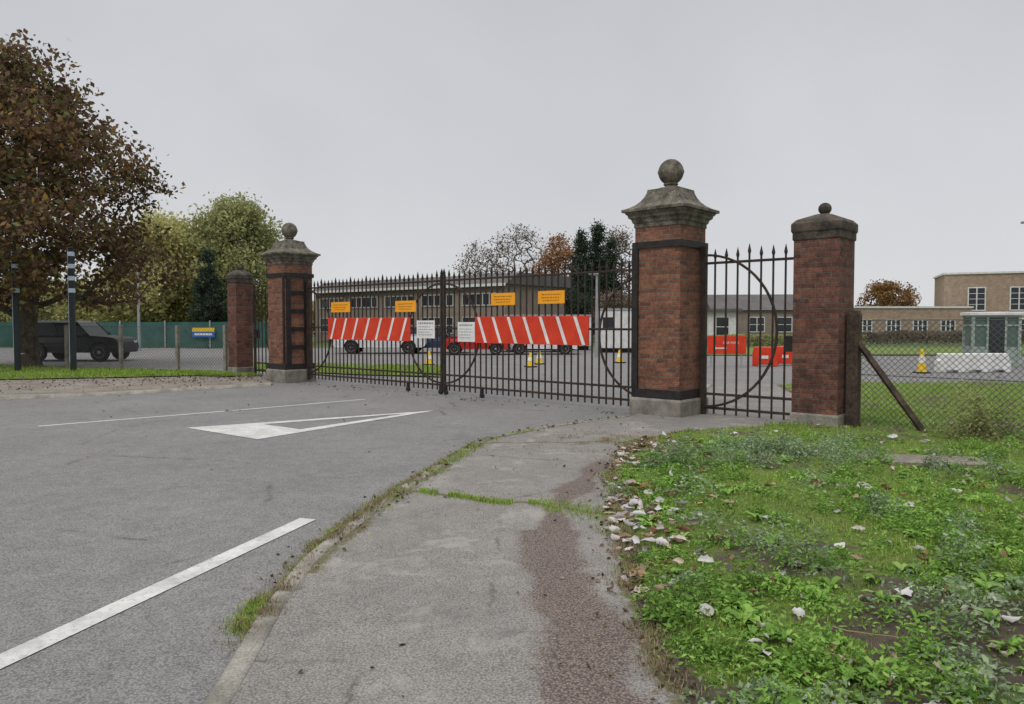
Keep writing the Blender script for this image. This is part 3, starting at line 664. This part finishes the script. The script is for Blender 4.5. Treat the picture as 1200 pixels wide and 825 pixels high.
# ------------------------------------------------------------ foliage
def leaves_mesh(P,size,rng,flatness=0.0,curl=.25,aspect=.55,up=None):
    n=len(P); a=rng.normal(size=(n,3)); 
    if flatness: a[:,2]*=(1-flatness)
    a/=np.linalg.norm(a,axis=1)[:,None]; b=rng.normal(size=(n,3))
    if flatness: b[:,2]*=(1-flatness)
    b-=a*(a*b).sum(1)[:,None]; b/=np.linalg.norm(b,axis=1)[:,None]; c=np.cross(a,b)
    c[c[:,2]<0]*=-1
    L=(size*rng.uniform(.6,1.35,n))[:,None]; W=L*aspect
    k=rng.uniform(-.2,1,n)[:,None]*curl; k2=rng.uniform(-.2,1,n)[:,None]*curl
    V=np.stack([P, P+a*L*.4+b*W*.5+c*L*k, P+a*L*.5-c*L*.05, P+a*L*.45-b*W*.5+c*L*k2, P+a*L+c*L*k*.8],1).reshape(-1,3)
    o=np.arange(n)[:,None]*5
    F=np.concatenate([o+[0,2,1],o+[0,3,2],o+[1,2,4],o+[2,3,4]],0); return V,F
def curled(P,size,rng):
    n=len(P); U=np.linspace(0,1,8); X=np.linspace(-1,1,5); VV=[]
    for p,sz in zip(P,size):
        L=sz*rng.uniform(.5,1.3); asp=rng.uniform(.24,.44); c1=rng.uniform(1.0,3.4); c2=rng.uniform(-.6,2.4); az=rng.uniform(0,2*math.pi); roll=rng.normal()*.7+(math.pi if rng.uniform()<.35 else 0); tw=rng.normal()*.8
        pts=[]
        for i,u in enumerate(U):
            w=L*asp*max(.04,(math.sin(math.pi*u**.75))**1.0)*(1 if i%2 else .72)
            th=c2*(u-.5); yy=L*(math.sin(th)/c2 if abs(c2)>.05 else (u-.5)); zz0=L*((1-math.cos(th))/c2 if abs(c2)>.05 else 0)
            j1,j2=rng.uniform(.75,1.2,2)
            for x in X:
                ww=w*(j1 if x<0 else j2); q=x*c1*.5; xx=ww*math.sin(q)/(c1*.5); zz=zz0+ww*(1-math.cos(q))/(c1*.5)
                q2=tw*(u-.5); pts.append((xx*math.cos(q2)-zz*math.sin(q2),yy,xx*math.sin(q2)+zz*math.cos(q2)))
        A=np.array(pts); x_,z_=A[:,0].copy(),A[:,2].copy(); A[:,0]=x_*math.cos(roll)-z_*math.sin(roll); A[:,2]=x_*math.sin(roll)+z_*math.cos(roll)
        x_,y_=A[:,0].copy(),A[:,1].copy(); A[:,0]=x_*math.cos(az)-y_*math.sin(az); A[:,1]=x_*math.sin(az)+y_*math.cos(az)
        A[:,2]-=A[:,2].min(); VV.append(A+p)
    V=np.concatenate(VV); o=np.arange(n)[:,None]*40; q=[]
    for i in range(7):
        for j in range(4): q.append([i*5+j,i*5+j+1,i*5+j+6,i*5+j+5])
    F=(o[:,None,:]+np.array(q)[None]).reshape(-1,4); return V,F
def leaves2(P,size,rng,aspect=.6):
    n=len(P); a=rng.normal(size=(n,3)); a/=np.linalg.norm(a,axis=1)[:,None]; b=rng.normal(size=(n,3)); b-=a*(a*b).sum(1)[:,None]; b/=np.linalg.norm(b,axis=1)[:,None]
    L=(size*rng.uniform(.6,1.4,n))[:,None]
    V=np.stack([P-a*L*.5,P+b*L*aspect*.5,P+a*L*.5,P-b*L*aspect*.5],1).reshape(-1,3)
    return V,np.arange(n*4).reshape(-1,4)
def tree(name,loc,H,cr,cb,tr,lm,nleaf,lsize,seed,label,cat='tree',shape='round',ntips=220,spread=.42,bark=None,off=(0,0),lumps=.35,group=None,twigs=4,wpow=1.5):
    rng=np.random.default_rng(seed); T=thing(name,(loc[0],loc[1],0),0,label,cat,group)
    nodes=[(0,0,-.1)];par=[-1]; th=cb+.12*(H-cb)
    nseg=6
    for k in range(1,nseg+1):
        nodes.append((off[0]*.3*k/nseg+rng.normal()*.004*H,off[1]*.3*k/nseg+rng.normal()*.004*H,th*k/nseg)); par.append(len(nodes)-2)
    if shape=='cone':
        for k in range(1,9): nodes.append((0,0,th+(H*.97-th)*k/8)); par.append(len(nodes)-2)
    tips=[]
    while len(tips)<ntips:
        h=rng.uniform(0,1); a=rng.uniform(0,2*math.pi)
        if shape=='round': R=math.sqrt(max(0,1-(2*h-1)**2))
        elif shape=='cone': R=(1-h)**.85+.03
        elif shape=='open': R=min(1,.72+h*1.2)*max(0,1-h**1.7)**.7
        else: R=min(1,(h*3.2)**.5)*math.sqrt(max(0,1-h**2.6))
        lump=1+lumps*noise.noise(Vector((math.cos(a)*1.4+seed,math.sin(a)*1.4,h*3)))*1.6
        q=rng.uniform(0,1)**.42
        if rng.uniform()>(.35+R): continue
        x=cr*R*lump*q*math.cos(a)+off[0]; y=cr*R*lump*q*math.sin(a)+off[1]; z=cb+(H-cb)*h
        tips.append((x,y,z))
    tips=np.array(tips); base=np.array([off[0]*.3,off[1]*.3,th]); tips=tips[np.argsort(np.linalg.norm(tips-base,axis=1))]
    tipn=[]
    for t in tips:
        A=np.array(nodes[3:]); d=t-A; dist=np.linalg.norm(d,axis=1)+np.maximum(0,A[:,2]-t[2]+.2)*1.2
        j=int(np.argmin(dist))+3; p=np.array(nodes[j]); L=np.linalg.norm(t-p); ns=max(2,int(L/(H*.05)))
        prev=j
        for k in range(1,ns+1):
            f=k/ns; q=p+(t-p)*f+rng.normal(size=3)*L*.05*(f<1)+np.array([0,0,-1])*L*.1*math.sin(math.pi*f)*( -1 if shape!='cone' else 1)
            nodes.append(tuple(q)); par.append(prev); prev=len(nodes)-1
        tipn.append(prev)
    n=len(nodes); w=np.zeros(n)
    for i in tipn: w[i]+=1
    for i in range(n-1,0,-1):
        if w[i]==0: w[i]=.6
        w[par[i]]+=w[i] if par[i]>=0 else 0
    rad=tr*(w/w[0])**.5; rad[0]*=1.35
    mb=MB()
    for i in range(1,n):
        r0,r1=rad[par[i]],rad[i]
        if par[i]>0 and r0>r1*1.6: r0=r1*1.3
        mb.tube(nodes[par[i]],nodes[i],r0,r1,7 if r1>.06 else 4,cap=False)
    rt=max(.008,tr*.022)
    tw=[]
    for i in tipn:
        p=np.array(nodes[i])
        for _ in range(twigs):
            d=rng.normal(size=3); d[2]=abs(d[2])*.7; d=d/np.linalg.norm(d)*cr*.16*rng.uniform(.5,1.2); mb.tube(p,p+d*.6,rt,rt*.8,3,cap=False)
            d2=d*.6+rng.normal(size=3)*.12*np.linalg.norm(d); e=p+d2+d*.5; mb.tube(p+d*.6,e,rt*.8,rt*.4,3,cap=False); tw.append(e)
    mb.make('trunk',bark or M['barkfar'],T)
    if nleaf:
        C=np.array([nodes[i] for i in tipn]+tw); wts=rng.uniform(.1,1,len(C))**wpow; idx=rng.choice(len(C),nleaf,p=wts/wts.sum())
        P=C[idx]+rng.normal(size=(nleaf,3))*spread*np.array([1,1,.75])
        V,F=leaves2(P,lsize,rng); npmesh('crown',V,F,lm,parent=T)
    return T
tree('autumn_tree',(-17.6,27.2),11.1,5.2,2.3,.30,M['l_brown'],34000,.20,8,'large open autumn tree with brown, orange and green leaves',shape='open',ntips=300,spread=.32,bark=M['bark'],off=(-.1,0),lumps=.5,twigs=3,wpow=2)
tree('broadleaf_tree',(-21.7,58),10.8,4.2,1.5,.25,M['l_olive'],34000,.27,11,'tall pale olive green rounded tree behind the fence',shape='egg',ntips=260,spread=.5,lumps=.4,twigs=2)
tree('yellowing_tree',(-26.2,57),9.4,4.4,1.0,.22,M['l_yel'],32000,.26,12,'pale yellow-green autumn tree behind the fence',shape='egg',ntips=220,spread=.5,lumps=.5,twigs=2)
tree('conifer_tree',(-21.2,52.0),6.6,1.5,.6,.15,M['l_dark'],15000,.13,13,'dark narrow conifer beside the green screen fence',shape='cone',ntips=220,spread=.14,twigs=2)
for k,(x,y,h,r,m_) in enumerate(((-31,56,5.0,3.0,'l_yel'),(-36,58,4.6,3.0,'l_olive'),(-41,56,4.2,3.0,'l_gold'))):
    tree('garden_bush',(x,y),h,r,.3,.12,M[m_],9000,.22,20+k,'bushy autumn shrub behind green screen','bush',ntips=90,group='shrubs behind the yard fence')
tree('bare_tree',(.6,88),12.8,4.8,3.0,.28,M['l_twig'],2500,.25,31,'nearly bare spreading tree behind the buildings',ntips=300,spread=.4,twigs=8,shape='egg')
tree('bare_tree',(-4.2,90),11.2,3.8,3.0,.25,M['l_twig'],1500,.25,32,'nearly bare spreading tree behind the buildings',ntips=200,spread=.4,twigs=8,shape='egg')
tree('autumn_tree',(5.2,84),11.2,3.0,1.0,.2,M['l_orange'],9000,.26,33,'pale orange autumn tree beside dark evergreens',ntips=140,spread=.4,shape='egg')
tree('evergreen_tree',(9.2,80),12.2,1.9,.6,.2,M['l_dark'],20000,.2,34,'slim dark conifer behind the yard',shape='cone',ntips=200,spread=.3,twigs=2)
tree('evergreen_tree',(7.3,78),11.0,1.7,.5,.2,M['l_dark'],16000,.2,36,'slim dark conifer behind the yard',shape='cone',ntips=170,spread=.3,twigs=2)
tree('evergreen_tree',(10.9,82),10.8,1.7,.5,.2,M['l_dark'],14000,.2,38,'slim dark conifer behind the yard',shape='cone',ntips=160,spread=.3,twigs=2)
tree('bare_tree',(11.8,84),12.2,3.4,.6,.22,M['l_twig'],6000,.24,35,'dark brown half bare tree',shape='egg',ntips=220,spread=.4,twigs=7)
tree('garden_bush',(4.6,68),4.6,2.6,.2,.1,M['l_dark'],11000,.2,51,'dark green shrub beside long building','bush',ntips=100,spread=.35)
tree('garden_bush',(9.4,67),4.2,2.8,.2,.1,M['l_twig'],11000,.2,52,'brown autumn shrub beside dark evergreens','bush',ntips=100,spread=.35)
tree('autumn_tree',(49.5,98),6.8,3.6,2.0,.2,M['l_gold'],8000,.3,37,'golden brown tree behind the brick wing',ntips=120,spread=.4)
def hedge(name,x0,x1,y,h,d,mat,n,ls,lab,seed,kind=None):
    rng=np.random.default_rng(seed); x=rng.uniform(x0,x1,n); t=rng.uniform(0,1,n)
    hh=np.array([h*(1+.35*fn(a,y,.12)) for a in x]); P=np.stack([x,y+rng.uniform(-d,d,n),.05+hh*t**.7],1)
    V,F=leaves2(P,ls,rng); o=npmesh(name,V,F,mat); tag(o,lab,'hedge',None,kind); return o
hedge('woodland',-95,-24,100,4.6,2,M['l_olive'],20000,.7,'distant band of mixed woodland',41,'stuff')
hedge('woodland',14,90,110,2.9,2,M['l_twig'],16000,.7,'distant band of mixed woodland',42,'stuff')
hedge('hedge',26,46,58,1.0,.5,M['l_twig'],14000,.14,'low brown clipped hedge before the brick wing',43)
hedge('hedge',10,24,50.5,.8,.4,M['l_olive'],9000,.14,'low green hedge beside the yard',44)

rng=np.random.default_rng(5)
def blades(P,h,w,rng,lean=.5):
    n=len(P); a=rng.uniform(0,2*np.pi,n); d=np.stack([np.cos(a),np.sin(a),np.zeros(n)],1); s_=np.stack([-np.sin(a),np.cos(a),np.zeros(n)],1)
    H=(h*rng.uniform(.5,1.4,n))[:,None]; W=(w*rng.uniform(.7,1.3,n))[:,None]; l=rng.uniform(.1,1,n)[:,None]*lean
    Z=np.array([[0,0,1.0]])
    V=np.stack([P-s_*W/2,P+s_*W/2,P+d*H*l*.35+Z*H*.6-s_*W*.35,P+d*H*l*.35+Z*H*.6+s_*W*.35,P+d*H*l+Z*H*(1-l*.3)],1).reshape(-1,3)
    o=np.arange(n)[:,None]*5; return V,np.concatenate([o+[0,1,3],o+[0,3,2],o+[2,3,4]],0)
def scatter(n,y0,y1,keep,rng,xmax=lambda y:.75*y+1.0,x0=None):
    y=np.exp(rng.uniform(math.log(y0),math.log(y1),n)); a=edgex(y) if x0 is None else x0(y); b=xmax(y); x=a+(b-a)*rng.uniform(0,1,n)
    out=[]
    for i in range(n):
        dv=dirt(x[i],y[i])
        if rng.uniform()<keep(x[i],y[i],dv): out.append((x[i],y[i],verge_z(x[i],y[i])-.003))
    return np.array(out)
gk=lambda x,y,d: min(1,max(.05,1.1-d*1.7))
P=scatter(85000,2.2,19,gk,rng); hs=.030+.012*np.clip(P[:,1]-6,0,8)*.35
hs=hs*np.array([max(.4,1+1.3*fn(p[0],p[1],1.7,8)) for p in P]); V,F=blades(P,hs,.003+.0004*P[:,1],rng,.8)
tag(npmesh('grass',V,F,M['blade']),'short green grass covering the verge','grass',None,'stuff')
P=scatter(80000,2.2,12,lambda x,y,d:gk(x,y,d)*(.15+.85*sst(-.1,.3,fn(x,y,1.1,20))),rng)
P[:,2]+=rng.uniform(.002,.026,len(P)); V,F=leaves_mesh(P,.018+.0018*P[:,1],rng,.5,.35,.45)
tag(npmesh('ground_weeds',V,F,M['weed']),'low leafy weeds among the grass','weeds',None,'stuff')
def clumps(name,cents,nl,rad,hgt,ls,mat,lab):
    A=[]
    for (x,y) in cents:
        k=rng.integers(nl//2,nl); r=rad*rng.uniform(.5,1.2); q=rng.normal(size=(k,2))*r*.5
        hh=hgt*rng.uniform(.4,1.6)
        for a,b in q:
            f=max(0,1-(a*a+b*b)/(r*r)); 
            if x+a<float(edgex(y+b))-.06 and y<11: continue
            A.append((x+a,y+b,verge_z(x+a,y+b)+rng.uniform(0,1)*hh*(f+.15)))
    A=np.array(A); V,F=leaves_mesh(A,ls,rng,.45,.3,.45); return tag(npmesh(name,V,F,mat),lab,'weeds',None,'stuff')
def rosettes(name,cents,mat,lab,Ls=.09):
    VV=[];FF=[];o=0
    for (x,y) in cents:
        z=verge_z(x,y); n=rng.integers(6,13); sc=rng.uniform(.5,1.35)*Ls
        for k in range(n):
            a=rng.uniform(0,2*math.pi); e=rng.uniform(.25,1.1); L=sc*rng.uniform(.7,1.2); w=L*rng.uniform(.12,.22)
            dx,dy=math.cos(a),math.sin(a)
            for j,(f,zz,ww) in enumerate(((0,0,.3),(.35,.35,1),(.7,.5,.9),(1,.42,.08))):
                cx=x+dx*L*f*math.cos(e*.6); cy=y+dy*L*f*math.cos(e*.6); cz=z+zz*L*math.sin(e)+.004
                VV+=[(cx-dy*w*ww,cy+dx*w*ww,cz+w*.4*ww),(cx,cy,cz),(cx+dy*w*ww,cy-dx*w*ww,cz+w*.4*ww)]
                if j:
                    FF+=[(o+3*j-3,o+3*j-2,o+3*j+1,o+3*j),(o+3*j-2,o+3*j-1,o+3*j+2,o+3*j+1)]
            o+=12
    return tag(npmesh(name,VV,FF,mat),lab,'weeds',None,'stuff')
cs=[(p[0],p[1]) for p in scatter(1100,2.3,9.5,lambda x,y,d:(.2+.6*gk(x,y,d))*(.3+.7*sst(-.1,.25,fn(x,y,1.4,27))),rng)]
rosettes('leafy_rosettes',cs,M['weed'],'broad-leaved weed rosettes in the verge',.085)
cs=[(p[0],p[1]) for p in scatter(520,2.4,9.5,lambda x,y,d:gk(x,y,d)*.6+.12,rng)]
clumps('weed_clumps',cs,200,.17,.12,.032,M['weed'],'rosettes of leafy green weeds on the verge')
cs=[(2.9+rng.normal()*.55,8.3+rng.normal()*.35) for _ in range(30)]+[(1.5+rng.normal()*.2,7.9+rng.normal()*.3) for _ in range(5)]+[(p[0],p[1]) for p in scatter(70,2.6,8,lambda x,y,d:.5,rng)]
clumps('sage_weed_clumps',cs,300,.24,.18,.034,M['sage'],'grey-green feathery weeds in low clumps')
cs=[(6.15+rng.normal()*.25,9.75+rng.normal()*.12) for _ in range(10)]
clumps('fence_weeds',cs,300,.3,.5,.05,M['l_olive'],'tall dry weeds at the foot of wire fence')
pts=[]
for _ in range(10000):
    y=rng.uniform(2.5,11.3); g=rng.normal()*.06
    if fn(0,y,1.6,5)>-.1: pts.append((float(edgex(y))+g,y,.083))
for _ in range(14000):
    y=rng.choice([rng.normal(4.15,.16),rng.normal(5.6,.45),rng.normal(6.9,.5),rng.normal(8.6,.9)]); g=rng.normal()*.07
    if fn(0,y,3.0,15)>-.12: pts.append((float(kerbx(y))-.03+g,y,.0 if g<.03 else .083))
for _ in range(4000):
    x=rng.normal(1.15,.4); y=rng.normal(9.85,.4)+.3*(x-1.1)
    if fn(x,y,2.5,2)>.03 and x<float(edgex(y)): pts.append((x,y,.082))
pts=np.array(pts); V,F=blades(pts,.035,.004,rng,1.1); tag(npmesh('dry_grass_fringe',V,F,M['dry']),'dry straw-coloured grass along path and kerb','grass',None,'stuff')
pts=[]
for _ in range(26000):
    c=rng.integers(0,6)
    if c<3:
        m=[(4.15,.14),(5.75,.4),(7.2,.6)][c]; y=rng.normal(*m); g=abs(rng.normal())*.08
        if fn(0,y,2.6,19)>-.12: pts.append((float(kerbx(y))-g+.03,y,.0))
    elif c==3:
        y=rng.normal(8.9,1.4); g=rng.normal()*.08
        if fn(0,y,2.2,12)>-.05: pts.append((float(kerbx(y))+.08+g,y,.082 if g>-.08 else 0))
    elif c==4:
        y=rng.uniform(4.6,10.2); g=rng.normal()*.05
        if fn(0,y,1.9,44)>.1: pts.append((float(edgex(y))-.04+g,y,.082))
    else:
        x=rng.uniform(-1.1,.95); y=6.97+(6.05-6.97)*(x+1.12)/1.97+rng.normal()*.05*(1+2.0*(x>.25))+.10*fn(x,0,2)
        if fn(x,0,3.5,2)>-.08 or x>.3: pts.append((x,y,.082))
pts=np.array(pts); V,F=blades(pts,.034,.004,rng,.9); tag(npmesh('kerb_grass',V,F,M['blade']),'green grass tufts growing along the kerb','grass',None,'stuff')
def quadscatter(name,A,B,n,h,w,z,lab):
    A=np.array(A,float);B=np.array(B,float); t=rng.uniform(0,len(A)-1.001,n); i=t.astype(int); f=(t-i)[:,None]
    a=A[i]*(1-f)+A[i+1]*f; b=B[i]*(1-f)+B[i+1]*f; q=rng.uniform(0,1,n)[:,None]; p=a+(b-a)*q
    V,F=blades(np.c_[p,np.full(n,z)],h,w,rng,.6); tag(npmesh(name,V,F,M['blade']),lab,'grass',None,'stuff')
quadscatter('far_verge_grass',pB[1:],pC[1:],14000,.09,.018,.07,'rough grass below the wire fence')
quadscatter('inner_verge_grass',[(-10.5,27),(-5,23.6),(-2.2,22.5)],[(-12,31),(-5,29),(-2.5,28)],7000,.08,.018,.03,'grass strip inside the gates')
# leaf litter
P=scatter(330,2.5,11,lambda x,y,d:.75,rng); extra=[(float(edgex(y))+abs(rng.normal(0,.35))-.08,y) for y in np.r_[rng.uniform(4.2,9.8,190),rng.normal(5.9,.6,90)]]
P=np.r_[P,np.array([(x,y,max(.086,verge_z(x,y) if x>float(edgex(y)) else .086)) for x,y in extra])]; P[:,2]+=np.where(P[:,0]>edgex(P[:,1])+.08,.02,.0)
V,F=curled(P,.10+.003*P[:,1],rng); tag(npmesh('fallen_leaves',V,F,M['litter'],False),'curled pale grey and brown fallen leaves','fallen leaves',None,'stuff')
pts=[]
for _ in range(420):
    y=rng.uniform(4.5,12.5); pts.append((float(kerbx(y))+rng.normal()*.12,y,.0)) 
pts=[(x,y,(.09 if x>float(kerbx(y)) else .008)) for x,y,z in pts]
for _ in range(60): 
    y=rng.uniform(3,12); pts.append((rng.uniform(float(kerbx(y))+.1,float(edgex(y))),y,.09))
for _ in range(28):
    pts.append((rng.uniform(-9,0),rng.uniform(8,18),.01))
for _ in range(700):
    t=rng.uniform(0,1); q=rng.uniform(0,1); i=rng.integers(1,4); a=Vector(pA[i]).lerp(Vector(pA[i+1]),t); b=Vector(pB[i]).lerp(Vector(pB[i+1]),t); p=a.lerp(b,q**.5); pts.append((p.x,p.y,.07))
for _ in range(110): 
    p=R0+E*(-rng.uniform(.3,11.8))+Bk*rng.normal(-.2,.2); pts.append((p.x,p.y,.01 if p.x<float(kerbx(min(19,p.y))) else .09))
for _ in range(700):
    y=rng.uniform(2.6,10); pts.append((float(edgex(y))+rng.normal()*.1,y,.092))
pts=np.array(pts); V,F=leaves_mesh(pts,.024+.002*pts[:,1],rng,.7,.5,.6); tag(npmesh('leaf_debris',V,F,M['litterdark']),'small dark dry leaves scattered over road and paths','fallen leaves',None,'stuff')
mb=MB(); p=Vector((1.62,3.75,.15))
for q in ((1.56,3.62,.16),(1.62,3.52,.17),(1.75,3.5,.16),(1.9,3.48,.15)): mb.tube(p,q,.004,.003,5,cap=False); p=Vector(q)
o=mb.make('fallen_twig',M['dry']); tag(o,'bent dry twig lying on the verge','twig')

# ------------------------------------------------------------ light & camera
W=bpy.data.worlds.new('World'); S.world=W; W.use_nodes=True; nt=W.node_tree; bg=nt.nodes['Background']
sky=nt.nodes.new('ShaderNodeTexSky'); sky.sky_type='NISHITA'; sky.sun_disc=False; sky.sun_elevation=math.radians(50); sky.sun_rotation=math.radians(215)
g=coord(nt,'Generated'); sp=nt.nodes.new('ShaderNodeSeparateXYZ'); nt.links.new(g,sp.inputs[0])
gr=ramp(nt,sp.outputs['Z'],[(0,(.70,.705,.725)),(.12,(.67,.677,.70)),(.42,(.57,.58,.61)),(.7,(1.1,1.1,1.12)),(1,(1.95,1.94,1.95))])
cl=ramp(nt,nz(nt,g,2.2,5,.5,.4),[(.3,.93),(.7,1.07)]); c=mixc(nt,1,gr,cl,'MULTIPLY')
sk=mixc(nt,1,sky.outputs[0],(.1,.1,.1),'MULTIPLY'); c=mixc(nt,.06,c,sk)
nt.links.new(c,bg.inputs['Color']); bg.inputs['Strength'].default_value=1.0
L=bpy.data.lights.new('sun','SUN'); L.energy=1.1; L.angle=math.radians(25); L.color=(1,.96,.91)
lo=bpy.data.objects.new('sun',L); COL.objects.link(lo); lo.rotation_euler=(math.radians(40),0,math.radians(-35))
cd=bpy.data.cameras.new('camera'); cd.sensor_width=36; cd.lens=36*870/1200; cd.clip_end=3000
co=bpy.data.objects.new('camera',cd); COL.objects.link(co); co.location=(0,0,1.65); co.rotation_euler=(math.radians(90-2.2),0,0); S.camera=co
